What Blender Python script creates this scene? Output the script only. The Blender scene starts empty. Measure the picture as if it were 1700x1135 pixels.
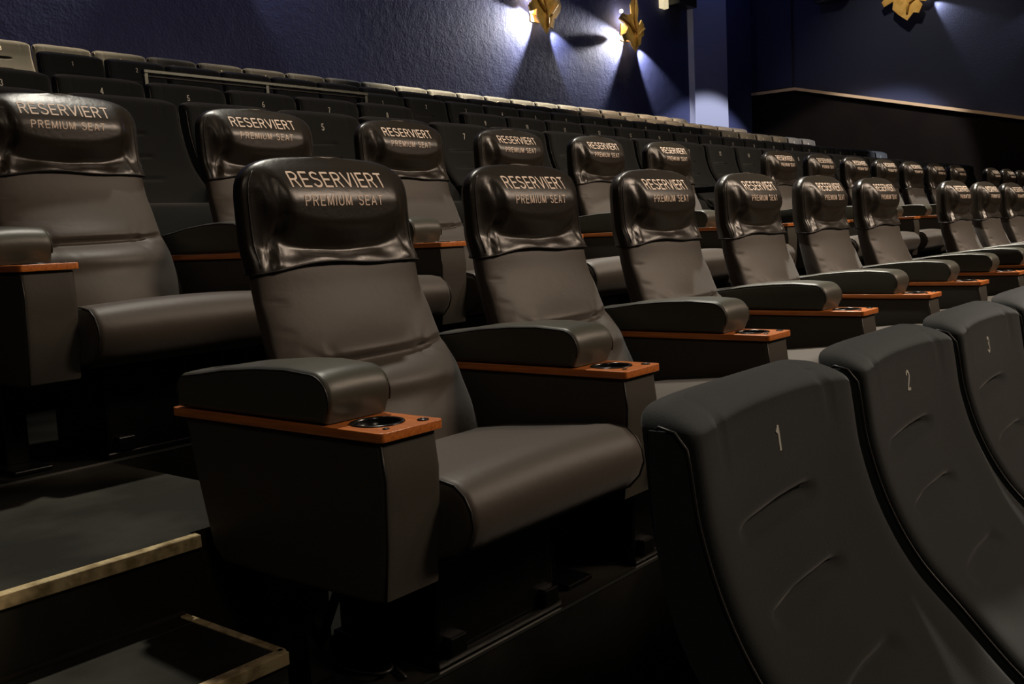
import bpy, bmesh, math, random
from mathutils import Matrix, Vector
random.seed(4)
SC = bpy.context.scene
COL = SC.collection

# ------------------------------------------------------------------ camera
YAW, PITCH, ROLL = -0.8843, -0.1089, -0.0479
CAMLOC = Vector((-1.0751, -1.1618, 0.3099))
Fw = Vector((-math.sin(YAW)*math.cos(PITCH), math.cos(YAW)*math.cos(PITCH), math.sin(PITCH)))
Rg = Vector((math.cos(YAW), math.sin(YAW), 0)); Up = Rg.cross(Fw)
R2 = math.cos(ROLL)*Rg + math.sin(ROLL)*Up
U2 = -math.sin(ROLL)*Rg + math.cos(ROLL)*Up
cd = bpy.data.cameras.new('camera'); cam = bpy.data.objects.new('camera', cd); COL.objects.link(cam)
cam.matrix_world = Matrix(((R2.x, U2.x, -Fw.x, CAMLOC.x), (R2.y, U2.y, -Fw.y, CAMLOC.y), (R2.z, U2.z, -Fw.z, CAMLOC.z), (0, 0, 0, 1)))
cd.sensor_width = 36; cd.lens = 36*1650.8/1700; cd.clip_start = .05; cd.clip_end = 100
SC.camera = cam

# ------------------------------------------------------------------ world, exposure, house lights and added fill lights
w = bpy.data.worlds.new('world'); SC.world = w; w.use_nodes = True
w.node_tree.nodes['Background'].inputs[0].default_value = (.55, .6, .8, 1)
w.node_tree.nodes['Background'].inputs[1].default_value = .013
SC.view_settings.view_transform = 'Standard'; SC.view_settings.look = 'None'
SC.view_settings.exposure = 0.0; SC.view_settings.gamma = 1; SC.view_settings.use_curve_mapping = False

def aim(o, to):
    o.rotation_euler = (Vector(to)-o.location).to_track_quat('-Z', 'Y').to_euler()
def area(name, loc, to, size, power, col):
    l = bpy.data.lights.new(name, 'AREA'); l.shape = 'DISK'; l.size = size; l.energy = power; l.color = col
    o = bpy.data.objects.new(name, l); COL.objects.link(o); o.location = loc; aim(o, to); return o
def spot(name, loc, to, power, col, deg, blend=.6, rad=.05):
    l = bpy.data.lights.new(name, 'SPOT'); l.energy = power; l.color = col; l.spot_size = math.radians(deg); l.spot_blend = blend; l.shadow_soft_size = rad
    o = bpy.data.objects.new(name, l); COL.objects.link(o); o.location = loc; aim(o, to); return o

WARM = (1, .84, .62); NEUT = (1, .93, .8)
# ceiling downlights over the recliner rows
for X, P in ((2.3, 680), (5.2, 1900), (8.4, 1900), (12.5, 1200)):
    spot('overhead_light', (X, 2.1, 5.3), (X-1.0, .0, 0), P, NEUT, 56, .7, .12)
spot('overhead_light', (15.6, 4.5, 5.7), (18.0, 4.6, 2.3), 150, WARM, 90, .9, .1)  # added spot that brightens the wooden cap on the right wall
# fill from the screen side of the hall, source unseen
for X0, X1, P in ((6.5, 2.5, 68), (11.5, 8.0, 85)):
    area('front_fill_light', (X0, -6.0, 5.7), (X1, .4, 0), 2.0, P, (1, .77, .58)).data.spread = math.radians(76)
area('front_fill_light', (-2.2, -3.9, 4.2), (.2, 0, -.3), 1.0, 21, (1, .80, .6))  # added fill from the left front, lifts the left-facing sides
# added strips that brighten the top seat rows, source unseen
def strip(x, L, P, col=(1, .74, .45), y=7.12, spread=17):
    l = bpy.data.lights.new('top_rows_fill_light', 'AREA'); l.shape = 'RECTANGLE'; l.size = L; l.size_y = .12; l.energy = P; l.color = col; l.spread = math.radians(spread)
    o = bpy.data.objects.new('top_rows_fill_light', l); COL.objects.link(o); o.location = (x, y, 5.5); aim(o, (x, y+.28, 2.0))
strip(3.0, 2.2, 26); strip(5.6, 1.6, 9); strip(9.2, 3.8, 120, (1, .80, .52)); strip(12.6, 3.2, 60, (1, .70, .42))
strip(12.2, 4.6, 60, (1, .68, .4), 5.85, 24); strip(13.0, 3.4, 18, (1, .72, .45), 4.8, 22)  # added strips for the two rows in front of the last
l = area('blue_wash_fill', (8, 6.7, 5.85), (8, 7.9, 2.2), 1, 24, (.22, .33, 1)); l.data.shape = 'RECTANGLE'; l.data.size = 19; l.data.size_y = .2  # added blue wash that lifts the back wall to navy
# light on the lower pillar and the wall beside it
spot('pillar_light', (16.0, 2.6, 5.7), (16.0, 5.65, .55), 1700, (.84, .87, 1), 60, .16, .05)

# ------------------------------------------------------------------ materials
def mat(name, col, rough=.5, metal=0, bump=None, spec=.5, sheen=0, emit=None, var=None, coat=0):
    m = bpy.data.materials.new(name); m.use_nodes = True; nt = m.node_tree; b = nt.nodes['Principled BSDF']
    b.inputs['Base Color'].default_value = (*col, 1); b.inputs['Roughness'].default_value = rough
    b.inputs['Metallic'].default_value = metal; b.inputs['Specular IOR Level'].default_value = spec
    b.inputs['Sheen Weight'].default_value = sheen; b.inputs['Sheen Roughness'].default_value = .5
    b.inputs['Coat Weight'].default_value = coat
    tc = nt.nodes.new('ShaderNodeTexCoord')
    if bump:
        h = None
        for sc_, st in bump:
            n = nt.nodes.new('ShaderNodeTexNoise'); n.inputs['Scale'].default_value = sc_; n.inputs['Detail'].default_value = 3
            nt.links.new(tc.outputs['Object'], n.inputs['Vector'])
            bp = nt.nodes.new('ShaderNodeBump'); bp.inputs['Strength'].default_value = st; bp.inputs['Distance'].default_value = .3/sc_
            nt.links.new(n.outputs['Fac'], bp.inputs['Height'])
            if h: nt.links.new(h.outputs[0], bp.inputs['Normal'])
            h = bp
        nt.links.new(h.outputs[0], b.inputs['Normal'])
    if var:
        sc_, c2, lo, hi = var
        n = nt.nodes.new('ShaderNodeTexNoise'); n.inputs['Scale'].default_value = sc_; n.inputs['Detail'].default_value = 5
        nt.links.new(tc.outputs['Object'], n.inputs['Vector'])
        r = nt.nodes.new('ShaderNodeMapRange'); r.inputs[1].default_value = lo; r.inputs[2].default_value = hi
        nt.links.new(n.outputs['Fac'], r.inputs[0])
        mx = nt.nodes.new('ShaderNodeMix'); mx.data_type = 'RGBA'
        mx.inputs[6].default_value = (*col, 1); mx.inputs[7].default_value = (*c2, 1)
        nt.links.new(r.outputs[0], mx.inputs[0]); nt.links.new(mx.outputs[2], b.inputs['Base Color'])
    if emit:
        b.inputs['Emission Color'].default_value = (*emit[0], 1); b.inputs['Emission Strength'].default_value = emit[1]
    return m
M = {}
M['leather'] = mat('smooth_leather', (.023, .018, .012), .33, bump=((70, .12), (700, .10)), spec=.55)
M['panel'] = mat('soft_leather', (.057, .045, .034), .53, bump=((600, .25), (40, .08)), spec=.45, sheen=.15)
M['pad'] = mat('armrest_leather', (.064, .063, .048), .42, bump=((700, .2), (60, .06)), spec=.45)
M['body'] = mat('armrest_side_leather', (.056, .050, .040), .58, bump=((500, .3), (30, .05)), spec=.35)
M['thread'] = mat('piping_leather', (.022, .020, .018), .45, spec=.5)
M['fabric'] = mat('seat_fabric', (.017, .021, .021), .9, bump=((1200, .5), (300, .3)), spec=.15, sheen=.25, var=(400, (.014, .016, .016), .35, .65))
M['fabric_side'] = mat('seat_fabric_side_lifted', (.034, .040, .042), .92, bump=((1200, .5),), spec=.12, sheen=.15)  # same seat fabric, colour lightened to make up for weak side light
M['print'] = mat('lettering_print', (.95, .76, .62), .5)
M['number'] = mat('number_print', (.62, .62, .55), .6)
M['black'] = mat('black_plastic', (.012, .012, .012), .35, spec=.5)
M['blackmetal'] = mat('black_metal', (.007, .007, .007), .35, metal=.6)
M['cup'] = mat('cup_holder_plastic', (.01, .01, .01), .22, spec=.6)
M['chrome'] = mat('steel', (.55, .55, .52), .3, metal=1)
M['brass'] = mat('brass_edging', (1.0, .80, .44), .36, metal=0, bump=((60, .4), (400, .4)), var=(30, (.5, .37, .18), .4, .62))
M['carpet'] = mat('dark_carpet', (.009, .009, .007), .95, bump=((500, .8),), spec=.1, var=(5, (.016, .016, .013), .42, .6))
M['tread'] = mat('tread_carpet', (.022, .020, .014), .8, bump=((400, .6),), spec=.25, var=(3, (.050, .048, .036), .45, .60))
M['riser'] = mat('riser_carpet', (.05, .042, .03), .9, bump=((400, .6),), spec=.1)
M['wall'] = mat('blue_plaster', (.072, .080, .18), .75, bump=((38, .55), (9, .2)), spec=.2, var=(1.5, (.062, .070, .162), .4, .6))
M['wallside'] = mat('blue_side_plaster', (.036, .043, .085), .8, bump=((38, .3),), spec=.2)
M['pillar'] = mat('white_paint', (.55, .56, .72), .7)
M['panelling'] = mat('dark_wall_panel', (.010, .0065, .0042), .8, spec=.08, var=(2, (.008, .005, .0035), .4, .6))
M['gold'] = mat('gilded_metal', (1.0, .64, .17), .5, metal=.15, bump=((30, .2),), var=(8, (.8, .46, .09), .4, .6))
M['bulb'] = mat('lit_bulb', (1, 1, 1), .3, emit=((1, .97, .9), 14))
M['lampglow'] = mat('lit_lamp_glass', (1, .9, .7), .3, emit=((1, .85, .5), .7))
M['ceil'] = mat('ceiling_paint', (.03, .03, .045), .9)
M['caprail'] = mat('cap_wood', (.72, .48, .26), .45)
M['rail'] = mat('rail_paint', (.12, .13, .11), .3, metal=.6)
def woodmat():
    m = bpy.data.materials.new('orange_wood'); m.use_nodes = True; nt = m.node_tree; b = nt.nodes['Principled BSDF']
    tc = nt.nodes.new('ShaderNodeTexCoord'); mp = nt.nodes.new('ShaderNodeMapping'); mp.inputs['Scale'].default_value = (60, 3, 60)
    n = nt.nodes.new('ShaderNodeTexNoise'); n.inputs['Scale'].default_value = 2.5; n.inputs['Detail'].default_value = 6
    cr = nt.nodes.new('ShaderNodeValToRGB'); cr.color_ramp.elements[0].position = .3; cr.color_ramp.elements[1].position = .7
    cr.color_ramp.elements[0].color = (.50, .13, .022, 1); cr.color_ramp.elements[1].color = (.80, .25, .05, 1)
    nt.links.new(tc.outputs['Object'], mp.inputs[0]); nt.links.new(mp.outputs[0], n.inputs['Vector'])
    nt.links.new(n.outputs['Fac'], cr.inputs[0]); nt.links.new(cr.outputs[0], b.inputs['Base Color'])
    b.inputs['Roughness'].default_value = .38; b.inputs['Coat Weight'].default_value = .3
    return m
M['wood'] = woodmat()

# ------------------------------------------------------------------ helpers
def link(name, me, m, parent=None, smooth=True):
    if m: me.materials.clear(); me.materials.append(m)
    if smooth:
        for p in me.polygons: p.use_smooth = True
    o = bpy.data.objects.new(name, me); COL.objects.link(o)
    if parent: o.parent = parent
    return o
def from_bm(name, bm, m, parent=None, smooth=False, angle=None):
    bmesh.ops.recalc_face_normals(bm, faces=bm.faces)
    me = bpy.data.meshes.new(name); bm.to_mesh(me); bm.free()
    o = link(name, me, m, parent, smooth)
    if angle: me.set_sharp_from_angle(angle=math.radians(angle))
    return o
def bbox(bm, x0, x1, y0, y1, z0, z1, bev=0, seg=2):
    r = bmesh.ops.create_cube(bm, size=1)
    for v in r['verts']:
        v.co = Vector((x0+(v.co.x+.5)*(x1-x0), y0+(v.co.y+.5)*(y1-y0), z0+(v.co.z+.5)*(z1-z0)))
    if bev:
        es = list({e for v in r['verts'] for e in v.link_edges})
        bmesh.ops.bevel(bm, geom=es, offset=bev, segments=seg, profile=.5, affect='EDGES')
    return r['verts']
def tube(bm, pts, r, n=10, closed=False):
    pts = [Vector(p) for p in pts]; rings = []
    N = len(pts); prev = None
    for i, p in enumerate(pts):
        a = pts[(i-1) % N] if (closed or i > 0) else pts[0]; b = pts[(i+1) % N] if (closed or i < N-1) else pts[-1]
        t = (b-a).normalized()
        if prev is None:
            u = t.orthogonal().normalized()
        else:
            u = (prev - t*prev.dot(t)).normalized()
        prev = u; v = t.cross(u)
        rings.append([bm.verts.new(p+(u*math.cos(k*2*math.pi/n)+v*math.sin(k*2*math.pi/n))*r) for k in range(n)])
    rng = range(N if closed else N-1)
    for i in rng:
        A, B = rings[i], rings[(i+1) % N]
        for k in range(n): bm.faces.new((A[k], A[(k+1) % n], B[(k+1) % n], B[k]))
    if not closed: bm.faces.new(rings[0][::-1]); bm.faces.new(rings[-1])
def lathe(bm, prof, c, n=32, cap0=True, cap1=True):
    rings = []
    for r, z in prof: rings.append([bm.verts.new((c[0]+r*math.cos(k*2*math.pi/n), c[1]+r*math.sin(k*2*math.pi/n), c[2]+z)) for k in range(n)])
    for A, B in zip(rings, rings[1:]):
        for k in range(n): bm.faces.new((A[k], A[(k+1) % n], B[(k+1) % n], B[k]))
    if cap0: bm.faces.new(rings[0][::-1])
    if cap1: bm.faces.new(rings[-1])
def interp(tab, t):
    # catmull-rom through (t, v) table
    if t <= tab[0][0]: return tab[0][1]
    if t >= tab[-1][0]: return tab[-1][1]
    for i in range(len(tab)-1):
        if tab[i][0] <= t <= tab[i+1][0]:
            t0, v0 = tab[i]; t1, v1 = tab[i+1]; h = t1-t0; s = (t-t0)/h
            m0 = (v1-tab[i-1][1])/(t1-tab[i-1][0]) if i > 0 else (v1-v0)/h
            m1 = (tab[i+2][1]-v0)/(tab[i+2][0]-t0) if i+2 < len(tab) else (v1-v0)/h
            return (2*s**3-3*s*s+1)*v0+(s**3-2*s*s+s)*h*m0+(-2*s**3+3*s*s)*v1+(s**3-s*s)*h*m1
def seg_crease(x, z, x0, z0, x1, z1, sig, dep, bow=0):
    dx, dz = x1-x0, z1-z0; L = math.hypot(dx, dz); t = ((x-x0)*dx+(z-z0)*dz)/(L*L)
    perp = ((x-x0)*(-dz)+(z-z0)*dx)/L - bow*math.sin(math.pi*min(1, max(0, t)))
    end = max(0, -t, t-1)*L
    fade = math.exp(-(end/(sig*1.2))**2)*(0.35+.65*math.sin(math.pi*min(1, max(0, t)))**.5 if 0 < t < 1 else .35)
    return dep*math.exp(-(perp/sig)**2)*fade
def smooth(a, b, x):
    t = min(1, max(0, (x-a)/(b-a))); return t*t*(3-2*t)
def empty(name, loc, label, cat, group=None, rz=0):
    o = bpy.data.objects.new(name, None); COL.objects.link(o); o.location = loc; o.rotation_euler = (0, 0, rz)
    o.empty_display_size = .1
    o['label'] = label; o['category'] = cat
    if group: o['group'] = group
    return o
def tag(o, label, cat, group=None):
    o['label'] = label; o['category'] = cat
    if group: o['group'] = group
    return o
def struct(name, bm, m):
    o = from_bm(name, bm, m); o['kind'] = 'structure'; return o
def dup(o, parent=None):
    c = o.copy(); COL.objects.link(c)
    if parent: c.parent = parent
    for ch in list(o.children): dup(ch, c)
    return c
def loft(name, zs, ring, m, parent, cap=True):
    bm = bmesh.new(); R = []
    for z in zs: R.append([bm.verts.new(p) for p in ring(z)])
    n = len(R[0])
    for A, B in zip(R, R[1:]):
        for k in range(n): bm.faces.new((A[k], A[(k+1) % n], B[(k+1) % n], B[k]))
    if cap:
        for r_ in (R[0], R[-1]):
            c = Vector((0, 0, 0))
            for v in r_: c += v.co
            cv = bm.verts.new(c/n)
            for k in range(n): bm.faces.new((r_[k], r_[(k+1) % n], cv))
    return from_bm(name, bm, m, parent, smooth=True)
def arcp(cx, cy, rx, ry, a0, a1, n=10):
    return [(cx+rx*math.cos(math.radians(a0+(a1-a0)*i/n)), cy+ry*math.sin(math.radians(a0+(a1-a0)*i/n))) for i in range(n+1)]
# centre lines of the characters in a cell of height 1: (width, strokes)
S_ = arcp(.26, .76, .22, .20, 20, 180, 9)+arcp(.26, .74, .22, .21, 180, 255, 5)[1:]+arcp(.28, .26, .24, .25, 80, 0, 6)+arcp(.28, .28, .24, .24, 0, -165, 10)[1:]
GLY = {'R': (.56, [[(.04, 0), (.04, .96)], [(.04, .96), (.30, .96)]+arcp(.30, .73, .20, .23, 90, -90, 9)+[(.04, .50)], [(.30, .50), (.52, 0)]]),
 'P': (.54, [[(.04, 0), (.04, .96)], [(.04, .96), (.30, .96)]+arcp(.30, .72, .20, .24, 90, -90, 9)+[(.04, .48)]]),
 'E': (.50, [[(.04, 0), (.04, 1)], [(.04, .955), (.50, .955)], [(.04, .51), (.46, .51)], [(.04, .045), (.50, .045)]]),
 'S': (.54, [S_]), 'V': (.58, [[(0, 1), (.29, .02)], [(.58, 1), (.29, .02)]]), 'I': (.10, [[(.05, 0), (.05, 1)]]),
 'T': (.54, [[(0, .955), (.54, .955)], [(.27, 0), (.27, .955)]]), 'M': (.66, [[(.04, 0), (.04, 1)], [(.62, 0), (.62, 1)], [(.05, .97), (.33, .05)], [(.61, .97), (.33, .05)]]),
 'U': (.56, [[(.04, 1), (.04, .28)]+arcp(.28, .28, .24, .235, 180, 360, 12)+[(.52, 1)]]), 'A': (.60, [[(.02, 0), (.30, .98)], [(.58, 0), (.30, .98)], [(.11, .32), (.49, .32)]]),
 ' ': (.34, []), '1': (.34, [[(.26, 0), (.26, 1)], [(.26, .92), (.06, .74)]]),
 '2': (.52, [arcp(.26, .74, .21, .22, 170, -30, 10)+[(.05, .045), (.50, .045)]]), '3': (.52, [arcp(.25, .74, .20, .215, 160, -90, 9), arcp(.25, .275, .22, .235, 90, -160, 9)]),
 '4': (.54, [[(.40, 0), (.40, 1)], [(.40, .97), (.03, .30)], [(.03, .28), (.54, .28)]]), '5': (.52, [[(.46, .955), (.12, .955), (.07, .50)], arcp(.25, .29, .22, .25, 125, -160, 11)]),
 '6': (.54, [arcp(.27, .28, .21, .235, 0, 360, 14), [(.06, .30)]+arcp(.30, .55, .24, .40, 180, 60, 8)]), '7': (.50, [[(.02, .955), (.48, .955), (.18, 0)]]),
 '8': (.54, [arcp(.27, .27, .22, .225, 0, 360, 14), arcp(.27, .74, .19, .205, 0, 360, 14)]), '9': (.54, [arcp(.27, .72, .21, .235, 0, 360, 14), [(.48, .70)]+arcp(.24, .45, .24, .40, 0, -120, 8)]),
 '0': (.54, [arcp(.27, .5, .21, .45, 0, 360, 18)])}
def fit_text(s, wdt, hgt, gap=.17, sw=.10):
    """flat lettering from stroked centre lines: list of quads in (x, y), centred"""
    tot = sum(GLY[c][0] for c in s)+gap*(len(s)-1); sx = wdt/tot if wdt else hgt*.9; sy = hgt
    quads = []; x0 = -tot/2; hw = sw*hgt/2
    for c in s:
        wd, st = GLY[c]
        for pl_ in st:
            P = [((x0+x)*sx, (y-.5)*sy) for x, y in pl_]
            # short pieces, so that the ribbon follows a curved surface
            Q = [P[0]]
            for a, b in zip(P, P[1:]):
                L = math.hypot(b[0]-a[0], b[1]-a[1]); k = max(1, int(L/.006))
                Q += [(a[0]+(b[0]-a[0])*i/k, a[1]+(b[1]-a[1])*i/k) for i in range(1, k+1)]
            side = []
            for i, p in enumerate(Q):
                a = Q[max(0, i-1)]; b = Q[min(len(Q)-1, i+1)]; L = math.hypot(b[0]-a[0], b[1]-a[1]) or 1
                nx, ny = -(b[1]-a[1])/L*hw, (b[0]-a[0])/L*hw
                side.append(((p[0]+nx, p[1]+ny), (p[0]-nx, p[1]-ny)))
            for A, B in zip(side, side[1:]): quads.append((A[0], A[1], B[1], B[0]))
        x0 += wd+gap
    return quads
def wrap_text(name, quads, surf, x0, z0, m, parent, off=.0012):
    bm = bmesh.new()
    for q in quads:
        A = []; B = []
        for x, y in q:
            Y = surf(x0+x, z0+y); A.append(bm.verts.new((x0+x, Y-off, z0+y))); B.append(bm.verts.new((x0+x, Y+.001, z0+y)))
        bm.faces.new(A)
        for k in range(4): bm.faces.new((A[k], A[(k+1) % 4], B[(k+1) % 4], B[k]))
    bmesh.ops.remove_doubles(bm, verts=bm.verts, dist=.00002)
    return from_bm(name, bm, m, parent)

# ------------------------------------------------------------------ levels (floor z of each row, y of the front edge of its platform)
FZ = {'Z': -.83, 'A': -.54, 'B': -.25, 'C': .04, 'D': .33, 'E': .62, 'F': .90, 'G': 1.19}
FY = {'Z': -1.10, 'A': .15, 'B': 1.36, 'C': 2.42, 'D': 3.60, 'E': 4.75, 'F': 5.88, 'G': 7.02}
XR = 18.1; YB = 7.9; HC = 6.0

# ------------------------------------------------------------------ room
order = 'ZABCDEFG'
for i, k in enumerate(order):
    y0 = FY[k]; y1 = FY[order[i+1]] if i+1 < len(order) else YB+.3
    if k == 'Z': y0 = -4
    x0 = 0.0 if k in 'AB' else -1.2
    bm = bmesh.new(); bbox(bm, x0, XR, y0, y1, FZ[k]-.5, FZ[k]); struct('floor', bm, M['carpet'])
# the aisle on the left, with half-height treads
bm = bmesh.new(); bbox(bm, -2.6, 0, FY['Z']+.1, .22, -1.1, FZ['A']); struct('floor', bm, M['carpet'])
bm = bmesh.new(); bbox(bm, -2.6, -.05, .22, .54, -1.0, -.397); struct('floor', bm, M['tread'])
bm = bmesh.new(); bbox(bm, -2.6, 0, .54, 1.42, -1.0, -.252); bbox(bm, 0.0, .27, .575, 1.36, -1.0, -.2525); struct('floor', bm, M['tread'])
bm = bmesh.new(); bbox(bm, -2.6, -.05, 1.42, 1.75, -.8, -.107); struct('floor', bm, M['tread'])
bm = bmesh.new(); bbox(bm, -2.6, 0, 1.75, FY['C'], -.8, .038); struct('floor', bm, M['tread'])
bm = bmesh.new(); bbox(bm, -.05, 0, .22, .54, -.9, -.53); struct('floor', bm, M['riser'])
n_t = [0]
def trim(boxes, m, bev=.0015):
    n_t[0] += 1; bm = bmesh.new()
    for b in boxes: bbox(bm, *b, bev=bev, seg=1)
    return struct('trim_%d' % n_t[0], bm, m)
trim([(-2.6, -.05, .212, .222, -.418, -.394), (-2.6, -.05, .216, .236, -.3965, -.3935), (-.062, -.046, .225, .535, -.404, -.3935)], M['brass'])
trim([(-2.6, 0.0, .531, .541, -.275, -.249), (-2.6, 0.0, .535, .552, -.2515, -.2485)], M['brass'])
trim([(-2.6, -.05, .527, .5395, -.397, -.388)], M['riser'])
trim([(-2.6, -.05, 1.41, 1.421, -.13, -.104)], M['brass'])
for k, x0 in (('A', 0.0), ('B', -.25), ('Z', 0.0)):
    if k == 'Z': continue
    trim([(x0, XR-.1, FY[k]-.0035, FY[k]+.003, FZ[k]-.004, FZ[k]+.003)], M['chrome'], 0)
bm = bmesh.new(); bbox(bm, -2.8, XR+.3, YB, YB+.3, .4, HC); struct('wall_back', bm, M['wall'])
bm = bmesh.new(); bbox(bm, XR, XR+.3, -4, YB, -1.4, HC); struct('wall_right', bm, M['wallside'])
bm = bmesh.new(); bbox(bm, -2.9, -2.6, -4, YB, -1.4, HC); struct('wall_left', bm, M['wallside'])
bm = bmesh.new(); bbox(bm, -2.9, XR+.3, -4, YB+.3, HC, HC+.2); struct('ceiling', bm, M['ceil'])
# pillar on the back wall
bm = bmesh.new(); bbox(bm, 15.42, 16.72, YB-.12, YB+.05, 1.0, HC, .01); struct('wall_pillar', bm, M['pillar'])
# dark panelling along the right wall under a sloping wooden cap
def prism_yz(bm, poly, x0, x1):
    A = [bm.verts.new((x0, y, z)) for y, z in poly]; B = [bm.verts.new((x1, y, z)) for y, z in poly]
    n = len(poly); bm.faces.new(A); bm.faces.new(B[::-1])
    for k in range(n): bm.faces.new((A[k], B[k], B[(k+1) % n], A[(k+1) % n]))
cap = [(YB-.02, 2.88), (6.97, 2.878), (2.911, 1.881), (-3.9, .21)]
bm = bmesh.new(); prism_yz(bm, [(YB-.02, -1.3)]+[(y, z-.03) for y, z in cap]+[(-3.9, -1.3)], XR-.12, XR+.02); struct('wall_panelling', bm, M['panelling'])
bm = bmesh.new(); prism_yz(bm, cap+[(y, z-.055) for y, z in cap[::-1]], XR-.17, XR+.01); struct('trim_8', bm, M['caprail'])
# dark strip standing in for corner shade, between back wall and right wall
bm = bmesh.new(); bbox(bm, XR-.10, XR+.02, 7.05, YB+.01, 2.9, HC, .01); struct('wall_corner_shade', bm, mat('corner_shade_blue', (.02, .026, .07), .8))

# ------------------------------------------------------------------ premium recliner (local: x=0 outer edge of left arm, y=0 front of the shelf, z=0 floor; shelf top at .54)
H0 = .54
XC = .443; WB = .243; ZT = .500+H0
Fprof = [(z+H0, y) for z, y in ((-.20, .315), (-.13, .330), (-.083, .345), (-.03, .372), (.01, .392), (.05, .428), (.062, .441), (.085, .460), (.12, .487), (.16, .511), (.21, .533), (.26, .549),
                               (.285, .560), (.31, .569), (.35, .574), (.40, .577), (.44, .580), (.47, .587), (.50, .605))]
Hprof = [(z+H0, h) for z, h in ((-.20, .125), (-.08, .115), (0, .100), (.05, .084), (.1, .070), (.147, .060), (.20, .054), (.26, .048), (.33, .042), (.42, .040), (.5, .038))]
def half_w(z):
    z1 = .38+H0; W = WB+.010*smooth(.24, .04, z-H0)
    if z > z1:
        t = (z-z1)/(ZT-z1); W *= max(0, 1-t**3.7)**(1/3.7)
    return max(W, .001)
def half_h(z):
    h = interp(Hprof, z); z1 = .435+H0
    if z > z1: h *= math.sqrt(max(0, 1-((z-z1)/(ZT-z1))**2))
    return max(h, .0008)
def crown(z): return .020+.038*smooth(.16, .04, z-H0)-.010*smooth(.18, .28, z-H0)
CR = [ # creases (x from centre, z from shelf) start, end, sigma, depth (+ into the seat)
 (-.245, .050, -.13, .045, .007, .018), (.245, .066, .13, .055, .007, .018),
 (-.16, .047, .16, .053, .014, .036),
 (-.13, .047, -.19, .085, .006, .005), (-.12, .050, -.135, .095, .006, .004), (-.12, .046, -.16, .005, .006, .004), (-.10, .045, -.09, .010, .006, .003),
 (.13, .055, .185, .095, .006, .005), (.12, .055, .14, .10, .006, .004), (.12, .05, .17, .01, .006, .004), (.15, .055, .21, .035, .005, .004),
 (-.235, .19, -.19, .185, .005, .004), (-.235, .13, -.195, .122, .005, .003), (-.23, .09, -.20, .10, .004, .003), (.235, .18, .20, .185, .005, .003)]
CRH = [(-.212, .262, -.165, .36, .008, .014), (-.190, .258, -.182, .33, .007, -.009), (-.165, .34, -.182, .45, .011, .011),
 (.212, .262, .178, .36, .007, .010), (.195, .258, .192, .33, .006, -.006), (.178, .35, .19, .43, .008, .006),
 (-.222, .30, -.212, .42, .005, .006), (.222, .30, .214, .42, .005, .005)]
def disp(x, z, head):
    zl = z-H0; d = 0
    for c in (CRH if head else CR): d += seg_crease(x, zl, *c)
    if head:
        # the pillow fades into flat wings at both sides, its underside tucked in the middle
        zb = .292+.038*(abs(x)/.19)**3
        d -= .036*smooth(zb-.012, zb+.070, zl)*(1-smooth(.395, .50, zl))*(1-smooth(.155, .228, abs(x)))
        d += .005*math.exp(-((zl-zb)/.014)**2)*(1-smooth(.10, .20, abs(x)))
        d += .0025*math.sin(x*46+zl*30)*math.exp(-((zl-.275)/.02)**2)
    else:
        d -= .014*math.exp(-((zl-.005)/.03)**2)*(1-(x/.24)**2)
    return d
def front_y(xx, z, head=False, extra=0):
    x = xx-XC; wd = half_w(z)+extra; hh = half_h(z)+extra
    q = min(1, abs(x)/wd); e = .32
    c = q**(1/e); s = math.sqrt(max(0, 1-c*c))**e
    cr = crown(z); y = interp(Fprof, z)+hh-extra*0 - s*hh
    return y + cr*q*q*(s) + disp(x, z, head)*s
NR = 120
def tvals(e, ratio, n):
    T = [i*2*math.pi/4000 for i in range(4001)]; P = []
    for t in T:
        c, s = math.cos(t), math.sin(t); P.append((ratio*math.copysign(abs(c)**e, c), math.copysign(abs(s)**e, s)))
    L = [0]
    for a, b in zip(P, P[1:]): L.append(L[-1]+math.hypot(a[0]-b[0], a[1]-b[1]))
    out = []; j = 0
    for i in range(n):
        g = L[-1]*i/n
        while L[j+1] < g: j += 1
        out.append(T[j]+(T[1])*(g-L[j])/max(1e-9, L[j+1]-L[j]))
    return out
TV = tvals(.32, 3.2, NR)
def ring_fn(head, extra):
    def ring(z):
        out = []; wd = half_w(z)+extra; hh = half_h(z)+extra; e = .32; cr = crown(z); F = interp(Fprof, z); hm = half_h(z)
        for k in range(NR):
            t = TV[k]; c, s = math.cos(t), math.sin(t)
            x = wd*math.copysign(abs(c)**e, c)
            if s >= 0:
                S = abs(s)**e; q = abs(x)/wd
                y = F+hm - S*hh + cr*q*q*S + disp(x, z, head)*S + 0
            else:
                S = abs(s)**.6
                y = F+hm + S*hh*1.15
                # the back shell rounds inwards
                x *= 1-.15*S
            out.append((XC+x, y, z))
        return out
    return ring
def cover_front(x, z): # surface of the cover for the lettering
    x_ = x-XC; wd = half_w(z)+.004; hh = half_h(z)+.004; q = min(.999, abs(x_)/wd); c = q**(1/.32); S = math.sqrt(max(0, 1-c*c))**.32
    return interp(Fprof, z)+half_h(z)-S*hh+crown(z)*q*q*S+disp(x_, z, True)*S
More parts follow.
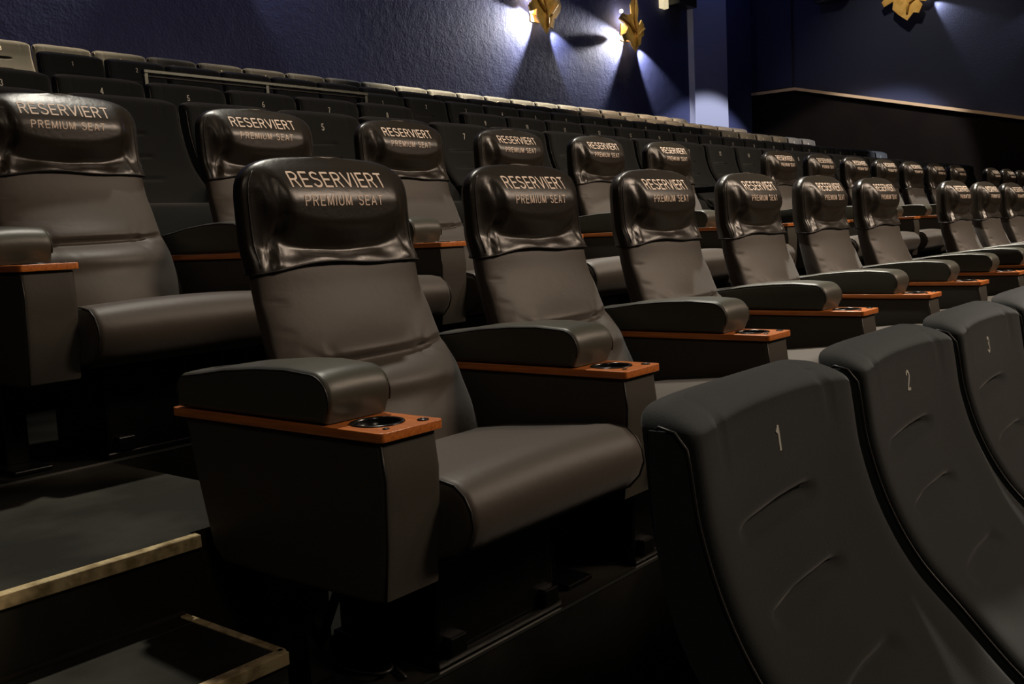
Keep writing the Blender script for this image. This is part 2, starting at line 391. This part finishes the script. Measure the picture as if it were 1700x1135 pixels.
def rounded_profile_slab(name, prof, x0, x1, bev, m, parent, crownx=0, nx=10):
    """closed (y,z) outline swept from x0 to x1, edges softened by bev, top crowned"""
    n = len(prof); cy = sum(p[0] for p in prof)/n; cz = sum(p[1] for p in prof)/n
    # outward normals
    def nrm(i):
        a = prof[i-1]; b = prof[(i+1) % n]; ty, tz = b[0]-a[0], b[1]-a[1]; L = math.hypot(ty, tz) or 1
        return tz/L, -ty/L
    area2 = sum(prof[i][0]*prof[(i+1) % n][1]-prof[(i+1) % n][0]*prof[i][1] for i in range(n)); sg = 1 if area2 > 0 else -1
    st = []
    K = 5
    for k in range(K+1): a = k/K*math.pi/2; st.append((x0+bev*(1-math.sin(a)), bev*(1-math.cos(a))))
    st = [(x0+bev*(1-math.sin(a*math.pi/2/K)), bev*(1-math.cos((K-a)*math.pi/2/K))) for a in range(K+1)][::-1]
    left = [(x0+bev*(1-math.cos(a*math.pi/2/K)), bev*(1-math.sin(a*math.pi/2/K))) for a in range(K+1)]
    xs = left + [(x0+bev+(x1-x0-2*bev)*j/nx, 0) for j in range(1, nx)] + [(x0+x1-x, i) for x, i in left[::-1]]
    bm = bmesh.new(); R = []
    for x, ins in xs:
        u = (x-x0)/(x1-x0)*2-1; ring = []
        for i, (y, z) in enumerate(prof):
            ny, nz = nrm(i); ny *= sg; nz *= sg
            k = crownx*(1-u*u)*max(0, nz)
            ring.append(bm.verts.new((x, y-ny*ins+ny*k*.6, z-nz*ins+nz*k)))
        R.append(ring)
    for A, B in zip(R, R[1:]):
        for k in range(n): bm.faces.new((A[k], A[(k+1) % n], B[(k+1) % n], B[k]))
    for r_ in (R[0], R[-1]): bm.faces.new(r_)
    o = from_bm(name, bm, m, parent, smooth=True, angle=50)
    return o
def arc(cy, cz, r, a0, a1, n=7, ry=None):
    return [(cy+(ry or r)*math.cos(math.radians(a0+(a1-a0)*i/n)), cz+r*math.sin(math.radians(a0+(a1-a0)*i/n))) for i in range(n+1)]
def densify(p, d=.02):
    out = []
    n = len(p)
    for i in range(n):
        a, b = p[i], p[(i+1) % n]; L = math.hypot(b[0]-a[0], b[1]-a[1]); k = max(1, int(L/d))
        for j in range(k): out.append((a[0]+(b[0]-a[0])*j/k, a[1]+(b[1]-a[1])*j/k))
    return out
# profiles in shelf coordinates (z from shelf top)
pad_prof = [(.140, .002)] + arc(.172, .045, .045, 200, 95, 9, .047) + [(.24, .0945), (.32, .0925), (.42, .085), (.50, .074)] + arc(.548, .038, .032, 70, -10, 6, .032) + [(.582, .002)]
cush_prof = [(y, z-.010) for y, z in [(.16, -.268), (.09, -.266), (.03, -.256), (-.012, -.236), (-.038, -.208), (-.050, -.178), (-.046, -.150), (-.033, -.126), (-.010, -.108), (.03, -.102), (.10, -.107), (.20, -.117), (.30, -.126), (.40, -.14), (.42, -.20), (.40, -.26), (.30, -.268)]]
box_prof = [(.012, -.018), (.004, -.08), (.010, -.20), (.022, -.288), (.06, -.296), (.30, -.300), (.475, -.298), (.505, -.27), (.545, -.12), (.565, -.018)]
MESH = {}
def arm_parts(root, x0, first=True):
    """armrest console: body, shelf with cup holder, pad"""
    Z = lambda pr: [(y, z+H0) for y, z in pr]
    b = rounded_profile_slab('armrest_body', densify(Z(box_prof), .03), x0+.006, x0+.140, .010, M['body'], root, 0.0)
    bm = bmesh.new()
    pts = [(x0+.008, y-.001, z+H0) for y, z in ((.012, -.02), (.004, -.08), (.010, -.20), (.022, -.286))]
    tube(bm, pts, .0022, 8); from_bm('piping', bm, M['thread'], b, smooth=True)
    # shelf with a round hole
    cu = bpy.data.curves.new('s', 'CURVE'); cu.dimensions = '2D'; cu.fill_mode = 'BOTH'; cu.extrude = .0065; cu.bevel_depth = .0018; cu.bevel_resolution = 2
    def spl(pts):
        s = cu.splines.new('POLY'); s.points.add(len(pts)-1)
        for p, q in zip(s.points, pts): p.co = (*q, 0, 1)
        s.use_cyclic_u = True
    def rr(cx, cy, a0, r=.010): return [(cx+r*math.cos(math.radians(a0+i*15)), cy+r*math.sin(math.radians(a0+i*15))) for i in range(7)]
    spl(rr(x0+.012, .012, 180)+rr(x0+.138, .012, 270)+rr(x0+.138, .588, 0)+rr(x0+.012, .588, 90))
    spl([(x0+.070+.0455*math.cos(-i*math.pi/20), .082+.0455*math.sin(-i*math.pi/20)) for i in range(40)])
    t = bpy.data.objects.new('t', cu); COL.objects.link(t)
    me = bpy.data.meshes.new_from_object(t.evaluated_get(bpy.context.evaluated_depsgraph_get())); bpy.data.objects.remove(t)
    for v in me.vertices: v.co.z += H0-.0083
    sh = link('wooden_shelf', me, M['wood'], root, smooth=False)
    bm = bmesh.new()
    prof = [(.0, -.0172), (.030, -.0172), (.039, -.0160), (.0405, -.002), (.041, .0015), (.0435, .0028), (.047, .0022), (.048, .0004), (.0475, .0001)]
    lathe(bm, [(max(r, .0005), z) for r, z in prof], (x0+.070, .082, H0), 40, True, False)
    from_bm('cup_holder', bm, M['cup'], sh, smooth=True)
    bm = bmesh.new(); lathe(bm, [(.0105, .0), (.0105, .0015), (.0095, .0022), (.004, .0022), (.0035, .0012)], (x0+.122, .024, H0), 20)
    from_bm('seat_control_button', bm, M['cup'], sh, smooth=True)
    bm = bmesh.new(); lathe(bm, [(.006, .0), (.006, .0012), (.005, .0018)], (x0+.035, .024, H0), 16)
    from_bm('seat_control_button', bm, M['cup'], sh, smooth=True)
    p = rounded_profile_slab('armrest_pad', densify(Z(pad_prof), .02), x0+.001, x0+.150, .012, M['pad'], root, .004)
    for sx in (x0+.0035, x0+.1475):
        bm = bmesh.new(); q = densify([(y, z) for y, z in Z(pad_prof)], .02)
        n = len(q); cyy = .36; czz = H0+.045
        pts = [(sx, y+(.003 if y < .2 else -.003 if y > .5 else 0), z-.004) for y, z in q if z > H0+.010]
        tube(bm, pts, .0019, 6); from_bm('piping', bm, M['thread'], p, smooth=True)
    # slanting support and foot under the console
    bm = bmesh.new()
    tube(bm, [(x0+.060, .19, H0-.292), (x0+.104, .355, .012)], .009, 10)
    bbox(bm, x0+.03, x0+.13, .20, .50, 0.002, .014, .003)
    bbox(bm, x0+.055, x0+.12, .30, .50, .01, H0-.295, .006)
    from_bm('support_leg', bm, M['blackmetal'], root)
def make_recliner():
    root = empty('recliner', (0, 0, 0), '', 'recliner')
    zs = [H0-.20+i*(.70-.045)/95 for i in range(96)]
    zs += [ZT-.045+.045*math.sin(math.pi/2*(i/14)) for i in range(1, 14)]+[ZT-.0001]
    loft('backrest', zs, ring_fn(False, -.003), M['panel'], root)
    zc = [H0+.252+i*(ZT+.003-.05-H0-.252)/60 for i in range(61)]
    zc += [ZT+.003-.05+.05*math.sin(math.pi/2*(i/16)) for i in range(1, 16)]+[ZT+.0029]
    def cov(z):
        r = ring_fn(True, .004)(min(z, ZT-.0001))
        zl = z-H0
        out = []
        for x, y, zz in r:
            u = (x-XC)/WB
            dz = 0
            if zl < .30:  # the hem rises a little in the middle and sags at the left corner
                k = 1-smooth(.252, .30, zl)
                dz = k*(.012*(1-u*u)-.004*math.sin(u*5))
            out.append((x, y, z+dz))
        return out
    hc = loft('headrest_cover', zc, cov, M['leather'], root)
    wrap_text('lettering', fit_text('RESERVIERT', .276, .0345, .17, .125), cover_front, XC-.003, H0+.4475, M['print'], hc)
    wrap_text('lettering', fit_text('PREMIUM SEAT', .226, .0225, .24, .13), cover_front, XC-.006, H0+.4005, M['print'], hc)
    # hem of the cover and the elastic loop at its right corner
    bm = bmesh.new(); rg = cov(H0+.2535); tube(bm, [(x, y, z) for x, y, z in rg], .0026, 6, True)
    from_bm('hem', bm, M['thread'], hc, smooth=True)
    bm = bmesh.new(); tube(bm, [(XC+.226+.014*math.sin(a), .590+.01*math.cos(a), H0+.262+.012*math.cos(a)) for a in [i*math.pi/8 for i in range(9)]], .0018, 6)
    from_bm('elastic_loop', bm, M['chrome'], hc, smooth=True)
    # side seam of the cover
    SK = (min(range(NR//2), key=lambda k: abs(TV[k]-2.55)), min(range(NR//2), key=lambda k: abs(TV[k]-.59)))
    for sd in (-1, 1):
        bm = bmesh.new(); pts = []
        for i in range(26):
            z = H0+.262+i*(.205)/25; rr_ = ring_fn(True, .004)(z); k = SK[0] if sd < 0 else SK[1]; pts.append(rr_[k])
        tube(bm, pts, .0016, 6)
        from_bm('side_seam', bm, M['thread'], hc, smooth=True)
    Z = lambda pr: [(y, z+H0) for y, z in pr]
    cq = rounded_profile_slab('seat_cushion', densify(Z(cush_prof), .018), .153, .717, .020, M['panel'], root, .010, 16)
    for sx in (.158, .712):
        bm = bmesh.new(); pts = [(sx, y+.0035, z-.002) for y, z in densify(Z(cush_prof), .018) if y < .10]
        tube(bm, pts, .0024, 6); from_bm('piping', bm, M['thread'], cq, smooth=True)
    bm = bmesh.new(); bbox(bm, .27, .66, .17, .46, .014, H0-.285, .01); bbox(bm, .26, .67, .158, .47, 0.001, .02, .004)
    for bx_, by_ in ((.29, .15), (.60, .15)): bbox(bm, bx_, bx_+.05, by_, by_+.04, .02, .06, .004)
    fr = from_bm('base_frame', bm, M['blackmetal'], root)
    for x_, y_ in ((.30, .178), (.40, .178)):
        bm = bmesh.new(); lathe(bm, [(.007, 0), (.007, .004), (.004, .007)], (x_, y_, .02), 12); from_bm('bolt', bm, M['chrome'], fr, smooth=True)
    arm_parts(root, 0)
    return root
PROTO = make_recliner()
ORD = ['first', 'second', 'third', 'fourth', 'fifth', 'sixth', 'seventh', 'eighth', 'ninth', 'tenth', 'eleventh', 'twelfth', 'thirteenth', 'fourteenth', 'fifteenth', 'sixteenth']
# right-hand console for the last seat of a block
root_e = empty('recliner', (0, 0, 0), '', 'recliner')
PROTO_ARM_PARTS = None
bpy.data.objects.remove(root_e)
def place(x, y, z, label, group, first=False, extra_arm=None):
    r = PROTO if first else dup(PROTO)
    r.location = (x, y, z); r['label'] = label; r['category'] = 'recliner'; r['group'] = group
    r.name = 'recliner'
    if extra_arm:
        for ch in list(r.children):
            if ch.name.split('.')[0] in ('armrest_body', 'armrest_pad', 'wooden_shelf', 'support_leg'):
                c = dup(ch, r); c.location = (extra_arm, 0, 0)
    return r
GA = 'black leather recliners in the lower premium row'; GB = 'black leather recliners in the upper premium row'
# measured positions of the consoles along the lower row
XA = {0: 0.0, 1: .724, 2: 1.445, 3: 2.166, 4: 2.887, 5: 3.608, 7: 4.99, 8: 5.711, 9: 6.44, 10: 7.165}
LA = {0: 'nearest black leather recliner, beside the aisle steps with the orange wood shelf in front',
      1: 'black leather recliner directly right of the nearest one in the lower premium row',
      2: 'third black leather recliner from the aisle in the lower premium row',
      3: 'fourth black leather recliner from the aisle in the lower premium row',
      4: 'fifth black leather recliner from the aisle in the lower premium row',
      5: 'sixth black leather recliner of the lower premium row, last before its gap',
      7: 'first black leather recliner after the gap in the lower premium row',
      8: 'second black leather recliner after the gap in the lower premium row',
      9: 'third black leather recliner after the gap in the lower premium row',
      10: 'fourth black leather recliner after the gap in the lower premium row'}
for k, x in XA.items(): place(x, 0, FZ['A'], LA[k], GA, first=(k == 0), extra_arm=(.721 if k == 5 else None))
LB = {0: 'black leather recliner at the left edge of the photo in the upper premium row',
      1: 'second black leather recliner of the upper premium row, behind the nearest recliner',
      2: 'third black leather recliner of the upper premium row',
      3: 'fourth black leather recliner of the upper premium row',
      4: 'fifth black leather recliner of the upper premium row',
      5: 'sixth black leather recliner of the upper premium row, last before its first gap'}
XB = {}
for k in range(0, 6): XB[k-0] = (.02+.72*k)
XBm = {0: .008, 1: .729, 2: 1.45, 3: 2.171, 4: 2.893, 5: 3.622, 7: 5.16, 8: 5.882, 9: 6.61, 10: 7.331, 11: 8.052, 12: 8.773, 13: 9.494, 15: 10.93, 16: 11.651, 17: 12.372}
for k, x in XBm.items():
    if k in LB: lab = LB[k]
    elif k <= 13: lab = '%s black leather recliner after the first gap in the upper premium row' % ORD[k-7]
    else: lab = '%s black leather recliner after the second gap in the upper premium row' % ORD[k-15]
    place(x, 1.207, FZ['B'], lab, GB, extra_arm=(.721 if k in (5, 13) else None))

# ------------------------------------------------------------------ green-black fabric tip-up seat (local: x=0 centre, y=0 at the plane of the number, z=0 floor; number at .85)
ZN = .85
FP = [(ZN+z, y) for z, y in ((-.52, -.36), (-.45, -.30), (-.37, -.215), (-.30, -.150), (-.235, -.090), (-.155, -.044), (-.06, -.012), (.016, 0.0), (.05, .006), (.075, .02))]
SW = .248; STOP = ZN+.083
def s_half(z):
    W = SW*(1-.0*z)
    z1 = ZN+.0
    if z > z1: t = (z-z1)/(STOP-z1); W *= max(0, 1-t**5.5)**(1/5.5)
    return max(W, .002)
def s_thick(z):
    h = .042+.008*smooth(ZN-.1, ZN-.5, z); z1 = ZN+.05
    if z > z1: h *= math.sqrt(max(0, 1-((z-z1)/(STOP-z1))**2))
    return max(h, .001)
SCR = [(-.15, -.088, .07, -.080, .007, .024), (-.15, -.188, .07, -.180, .007, .024), (-.14, -.288, .07, -.280, .008, .018)]
BOL = .026
def s_full(z): return .042+.008*smooth(ZN-.1, ZN-.5, z)
def s_back(z): return .056+.040*smooth(ZN+.05, ZN-.30, z)
def s_disp(x, zl):
    d = 0
    for c in SCR: d += seg_crease(x, zl, *c)
    d += .004*math.exp(-((abs(x)-.165)/.004)**2)*smooth(-.03, .03, zl)
    return d
TS = tvals(.22, 5, 96)
def s_ring(z):
    out = []; wd = s_half(z); hh = s_thick(z); F = interp(FP, z); e = .22; n = 96
    top = ZN+.03
    for k in range(n):
        t = TS[k]; c, s = math.cos(t), math.sin(t)
        x = wd*math.copysign(abs(c)**e, c); S = math.copysign(abs(s)**e, s)
        hm = .042
        y = F+hm-S*hh
        if s > 0: y += s_disp(x, z-ZN)*S - BOL*smooth(STOP, STOP-.04, z)*abs(x/wd)**2.6*S
        else: y = F+hm+abs(S)*(s_back(z)-hm)*hh/s_full(z)
        out.append((x, y, z))
    return out
def s_front(x, z):
    q = min(.999, abs(x)/s_half(z)); c = q**(1/.22); S = math.sqrt(max(0, 1-c*c))**.22
    return interp(FP, z)+.042-S*s_thick(z)+s_disp(x, z-ZN)*S-BOL*smooth(STOP, STOP-.04, z)*q**2.6*S
def make_seat():
    root = empty('fabric_seat', (0, 0, 0), '', 'seat')
    zs = [ZN-.52+i*(.52+.05)/100 for i in range(101)]+[ZN+.05+(STOP-ZN-.05)*math.sin(math.pi/2*i/10) for i in range(1, 10)]+[STOP-.0002]
    b = loft('backrest', zs, s_ring, M['fabric'], root)
    # side cheeks in the lightened seat fabric, let into both sides, with a piped edge
    for sd, nm in ((-1, 'side_panel'), (1, 'side_panel')):
        bm = bmesh.new(); xs_ = sd*(SW+.0008)
        zz = [ZN-.50+i*(.50+.052)/30 for i in range(31)]
        fr_ = [(interp(FP, z)-BOL+.020+.012*smooth(ZN+.03, ZN+.052, z), z) for z in zz]; bk = [(interp(FP, z)+s_back(z)-.010-.006*smooth(ZN+.02, ZN+.052, z), z) for z in zz]
        A = [bm.verts.new((xs_, y, z)) for y, z in fr_]; B = [bm.verts.new((xs_, y, z)) for y, z in bk]
        A2 = [bm.verts.new((xs_-sd*.012, y, z)) for y, z in fr_]; B2 = [bm.verts.new((xs_-sd*.012, y, z)) for y, z in bk]
        for i in range(30):
            bm.faces.new((A[i], A[i+1], B[i+1], B[i])); bm.faces.new((A2[i], A2[i+1], A[i+1], A[i])); bm.faces.new((B[i], B[i+1], B2[i+1], B2[i])); bm.faces.new((B2[i], B2[i+1], A2[i+1], A2[i]))
        bm.faces.new((A[-1], A2[-1], B2[-1], B[-1])); bm.faces.new((A[0], B[0], B2[0], A2[0]))
        sp = from_bm(nm, bm, M['fabric_side'], root)
        bm = bmesh.new(); tube(bm, [(xs_-sd*.0005, y-.001, z) for y, z in fr_]+[(xs_-sd*.0005, y, z+.002) for y, z in ((fr_[-1][0]+.02, fr_[-1][1]+.003), (bk[-1][0]-.01, bk[-1][1]))], .0022, 6)
        from_bm('piping', bm, M['thread'], sp, smooth=True)
    # tip-up cushion, folded up
    bm = bmesh.new(); pr = [(-.40, .40), (-.37, .395), (-.30, .47), (-.245, .60), (-.255, .645), (-.30, .66), (-.345, .64), (-.40, .54), (-.44, .44)]
    o = rounded_profile_slab('tip_up_cushion', densify([(y+.03, z-.20) for y, z in pr], .03), -.225, .225, .02, M['fabric'], root, .0, 8)
    bm = bmesh.new(); bbox(bm, -.249, -.232, -.34, -.12, 0.001, .40, .004); bbox(bm, .232, .249, -.34, -.12, 0.001, .40, .004); bbox(bm, -.24, .24, -.26, -.16, .20, .30, .004)
    from_bm('base_frame', bm, M['blackmetal'], root)
    return root
SEAT = make_seat()
bm = bmesh.new(); bbox(bm, -.014, .014, -.40, -.08, .505, .55, .012, 3); ARM = from_bm('armrest', bm, M['black'], None, smooth=True)
NUM = {}
def number_mesh(n):
    if n not in NUM:
        o = wrap_text('seat_number', fit_text(str(n), None, .034, .2, .15), s_front, 0.0, ZN+0, M['number'], None, .001)
        NUM[n] = o.data; bpy.data.objects.remove(o)
    return NUM[n]
def place_seat(x, y, z, n, label, group, first=False, arm=True):
    r = SEAT if first else dup(SEAT)
    if first:
        pass
    r.location = (x, y, z); r['label'] = label; r['category'] = 'seat'; r['group'] = group; r.name = 'fabric_seat'
    b = [c for c in r.children if c.name.split('.')[0] == 'backrest'][0]
    o = bpy.data.objects.new('seat_number', number_mesh(n)); COL.objects.link(o); o.parent = b
    if arm:
        a = bpy.data.objects.new('armrest', ARM.data); COL.objects.link(a); a.parent = r; a.location = (.2665, 0, 0)
    return r
PRIST = [c for c in SEAT.children]
# near row in the right foreground
PROTO_SEAT = SEAT
UN = ['', 'first', 'second', 'third', 'fourth', 'fifth', 'sixth', 'seventh', 'eighth', 'ninth', 'tenth', 'eleventh', 'twelfth', 'thirteenth', 'fourteenth', 'fifteenth', 'sixteenth', 'seventeenth', 'eighteenth', 'nineteenth', 'twentieth']
def ordinal(n): return UN[n] if n <= 20 else 'twenty-'+UN[n-20]
def rowset(key, y, z0, xs_nums, where, group):
    for i, (x, n) in enumerate(xs_nums):
        place_seat(x, y, z0, n, '%s dark fabric seat from the left %s, printed %d' % (ordinal(i+1), where, n), group, arm=(key != 'Z'))
rowset('Z', -.60, FZ['Z'], [(.16+.54*k, k+1) for k in range(6)], 'in the foreground row', 'fabric seats in the foreground row')
rowset('C', 2.80, FZ['C'], [(.71+.5385*k, k+2) for k in range(26)], 'just behind the upper recliners', 'fabric seats directly behind the upper recliners')
rowset('D', 4.00, FZ['D'], [(1.29+.533*k, k+3) for k in range(6)]+[(5.02+.533*k, k+9) for k in range(18)], 'two rows behind the recliners', 'fabric seats in the second row behind the recliners')
rowset('E', 5.12, FZ['E'], [(5.00+.535*k, k+1) for k in range(18)], 'in the row right of the railing', 'fabric seats in the third row behind the recliners')
rowset('F', 6.27, FZ['F'], [(2.88+.534*k, k+1) for k in range(22)], 'in the row below the topmost', 'fabric seats in the row before the last')
rowset('G', 7.42, FZ['G'], [(2.88+.5385*k, k+3) for k in range(22)], 'in the topmost row', 'fabric seats in the topmost row')
for ch in list(SEAT.children):
    for g in list(ch.children): bpy.data.objects.remove(g)
    bpy.data.objects.remove(ch)
bpy.data.objects.remove(SEAT); bpy.data.objects.remove(ARM)

# ------------------------------------------------------------------ railing in front of the second row from the top
rl = empty('railing', (2.62, 4.86, FZ['D']), 'thin metal railing standing before the upper fabric rows at the left', 'railing')
def rel(x, y, z): return (x-2.62, y-4.86, z-FZ['D'])
bm = bmesh.new()
v = bbox(bm, -.02, 1.96, -.02, .02, 1.475-FZ['D']-.012, 1.475-FZ['D']+.012, .004)
from_bm('top_rail', bm, M['rail'], rl)
bm = bmesh.new(); bbox(bm, -.02, 1.96, -.012, .012, 1.445-FZ['D']-.006, 1.445-FZ['D']+.006, .002); from_bm('rail_bar', bm, M['blackmetal'], rl)
for px in (0.0, .97, 1.94):
    bm = bmesh.new(); bbox(bm, px-.014, px+.014, -.014, .014, FZ['E']-FZ['D']+.001, 1.465-FZ['D'], .003); from_bm('post', bm, M['rail'], rl)

# ------------------------------------------------------------------ gilded sconces
def sconce(ox, oz, outline, veins, bulbs, label, axis='x', yw=YB, scale=1):
    root = empty('wall_sconce', (ox, yw, oz) if axis == 'x' else (XR, ox, oz), label, 'lamp', 'gilded wall sconces', 0 if axis == 'x' else -math.pi/2)
    # ornament plate stands .16 off the wall on a stem; local x along wall, -y into the room
    bm = bmesh.new()
    vs = [bm.verts.new((x*scale, -.17-.05*math.cos(min(1.5, abs(x)*3)), z*scale)) for x, z in outline]
    f = bm.faces.new(vs); r = bmesh.ops.extrude_face_region(bm, geom=[f])
    for g in r['geom']:
        if isinstance(g, bmesh.types.BMVert): g.co.y += .022
    bmesh.ops.triangulate(bm, faces=[f for f in bm.faces if len(f.verts) > 4])
    pl_ = from_bm('ornament', bm, M['gold'], root)
    for vv in veins:
        bm = bmesh.new(); tube(bm, [(x*scale, -.235, z*scale) for x, z in vv], .022*scale, 8); from_bm('raised_leaf', bm, M['gold'], pl_, smooth=True)
    bm = bmesh.new(); bbox(bm, -.05, .05, -.16, 0, -.05, .05, .01); bbox(bm, -.12, .12, -.03, 0, -.14, .14, .01); from_bm('wall_bracket', bm, M['gold'], root)
    for bx_, bz_ in bulbs:
        bm = bmesh.new(); bmesh.ops.create_uvsphere(bm, u_segments=14, v_segments=8, radius=.03, matrix=Matrix.Translation((bx_, -.10, bz_)))
        from_bm('bulb', bm, M['bulb'], root, smooth=True)
    return root
leaf1 = [(1.25*a, b) for a, b in [(0, -.33), (.07, -.22), (.13, -.24), (.17, -.12), (.13, -.05), (.20, -.08), (.30, .02), (.34, .12), (.30, .22), (.22, .17), (.17, .22), (.24, .34), (.20, .44), (.10, .36), (.06, .46), (0, .60), (-.07, .44),
         (-.13, .50), (-.19, .40), (-.13, .28), (-.22, .30), (-.30, .20), (-.22, .12), (-.30, .02), (-.27, -.06), (-.16, .0), (-.17, -.12), (-.10, -.22)]]
leaf2 = [(0, -.34), (.08, -.24), (.17, -.20), (.20, -.08), (.30, -.04), (.31, .14), (.22, .20), (.13, .10), (.08, .18), (.12, .34), (.10, .50), (.16, .66), (.05, .74), (-.06, .68), (-.05, .50), (-.12, .40), (-.10, .26), (-.20, .22), (-.33, .24),
         (-.42, .14), (-.30, .10), (-.20, .02), (-.26, -.06), (-.36, -.10), (-.30, -.20), (-.18, -.16), (-.10, -.26)]
S1 = sconce(10.86, 3.49, leaf1, [[(0, -.25), (.03, -.05), (-.02, .15), (.02, .42)], [(.03, -.08), (.14, .0), (.26, .12)], [(-.02, .0), (-.12, .08), (-.22, .2)]], [(-.20, -.02), (.20, -.10), (-.24, .3), (.25, .28)], 'gold leaf-shaped wall sconce glowing white, left one of the pair on blue wall')
S2 = sconce(13.28, 3.50, leaf2, [[(0, -.25), (.05, -.05), (-.02, .2), (.03, .62)], [(.04, -.1), (.15, .0), (.26, .06)], [(-.02, -.02), (-.15, .1), (-.33, .18)]], [(-.24, -.12), (.22, -.12), (-.22, .30), (.22, .36)], 'gold twisted-leaf wall sconce glowing white, right one of the pair nearer the pillar')
S3 = sconce(4.80, 4.16, [(x*1.25, z*1.15) for x, z in leaf1], [[(0, -.25), (.03, -.05), (-.02, .15), (.02, .42)], [(.03, -.08), (.14, .0), (.26, .12)]], [(.30, .06)], 'gold leaf-shaped wall sconce on the right-hand side wall above the wooden cap', axis='y')
def beams(x, z, pl_, pr_, y=YB-.14):
    def d(a): a = math.radians(a); return (math.sin(a), -math.cos(a))
    dx, dz = d(-66); spot('sconce_light', (x-.16, y, z-.04), (x-.16+dx, y+.40, z-.04+dz), pl_, (1, .97, .93), 84, .5, .015)
    dx, dz = d(47); spot('sconce_light', (x+.12, y, z-.10), (x+.12+dx, y+.30, z-.10+dz), pr_, (.93, .93, 1), 50, .6, .015)
    l = bpy.data.lights.new('sconce_light', 'POINT'); l.energy = pl_*.012; l.color = (1, .97, .93); l.shadow_soft_size = .02
    o = bpy.data.objects.new('sconce_light', l); COL.objects.link(o); o.location = (x-.28, YB-.10, z+.22)
beams(11.0, 3.46, 330, 90); beams(13.45, 3.46, 330, 130)
for X_, Z_ in ((10.86, 3.55), (13.28, 3.6)): spot('ornament_fill_light', (X_, 5.4, 5.7), (X_, 7.7, Z_), 90, (1, .85, .55), 13, .8, .05)  # added accent spots that brighten the gold ornaments
beams(5.1, 4.2, 150, 130)
spot('sconce_light', (XR-.07, 4.45, 4.12), (XR+.06, 3.8, 3.5), 60, (.95, .94, 1), 50, .6, .02)
spot('sconce_light', (XR-.07, 2.2, 3.9), (XR+.06, 3.3, 3.1), 50, (.95, .94, 1), 36, .8, .02)

# loudspeakers high on the walls
ls = empty('wall_loudspeaker', (14.95, YB, 4.22), 'small dark loudspeaker high on the back wall left of the pillar', 'loudspeaker')
bm = bmesh.new(); bbox(bm, -.30, .30, -.30, -.04, -.10, .32, .02); from_bm('cabinet', bm, M['black'], ls)
bm = bmesh.new(); bbox(bm, -.04, .04, -.06, 0, 0, .1, .005); from_bm('bracket', bm, M['blackmetal'], ls)
bm = bmesh.new(); bbox(bm, -.08, .10, -.10, 0, -.09, .3, .015)
lamp = from_bm('wall_lamp', bm, M['lampglow']); lamp.location = (14.50, YB, 4.14); tag(lamp, 'small pale glowing wall lamp at the top edge beside the loudspeaker', 'lamp')
l2 = empty('wall_loudspeaker', (XR, 6.2, 4.42), 'small dark loudspeaker high on the right-hand side wall', 'loudspeaker', rz=-math.pi/2)
bm = bmesh.new(); bbox(bm, -.30, .30, -.28, -.04, -.05, .35, .02); from_bm('cabinet', bm, M['black'], l2)
bm = bmesh.new(); bbox(bm, -.04, .04, -.06, 0, .05, .15, .005); from_bm('bracket', bm, M['blackmetal'], l2)

# loose cable on the floor below the nearest recliner
bm = bmesh.new()
tube(bm, [(.190+.038*math.cos(a), .30+.075*math.sin(a), FZ['A']+.005+.0006*i) for i, a in enumerate([k*math.pi/10 for k in range(0, 20)])]+[(.222, .24, FZ['A']+.006), (.20, .19, FZ['A']+.006)], .004, 8)
cb = from_bm('cable', bm, M['black'], smooth=True); tag(cb, 'thin black cable curled on the floor under the nearest recliner', 'cable')
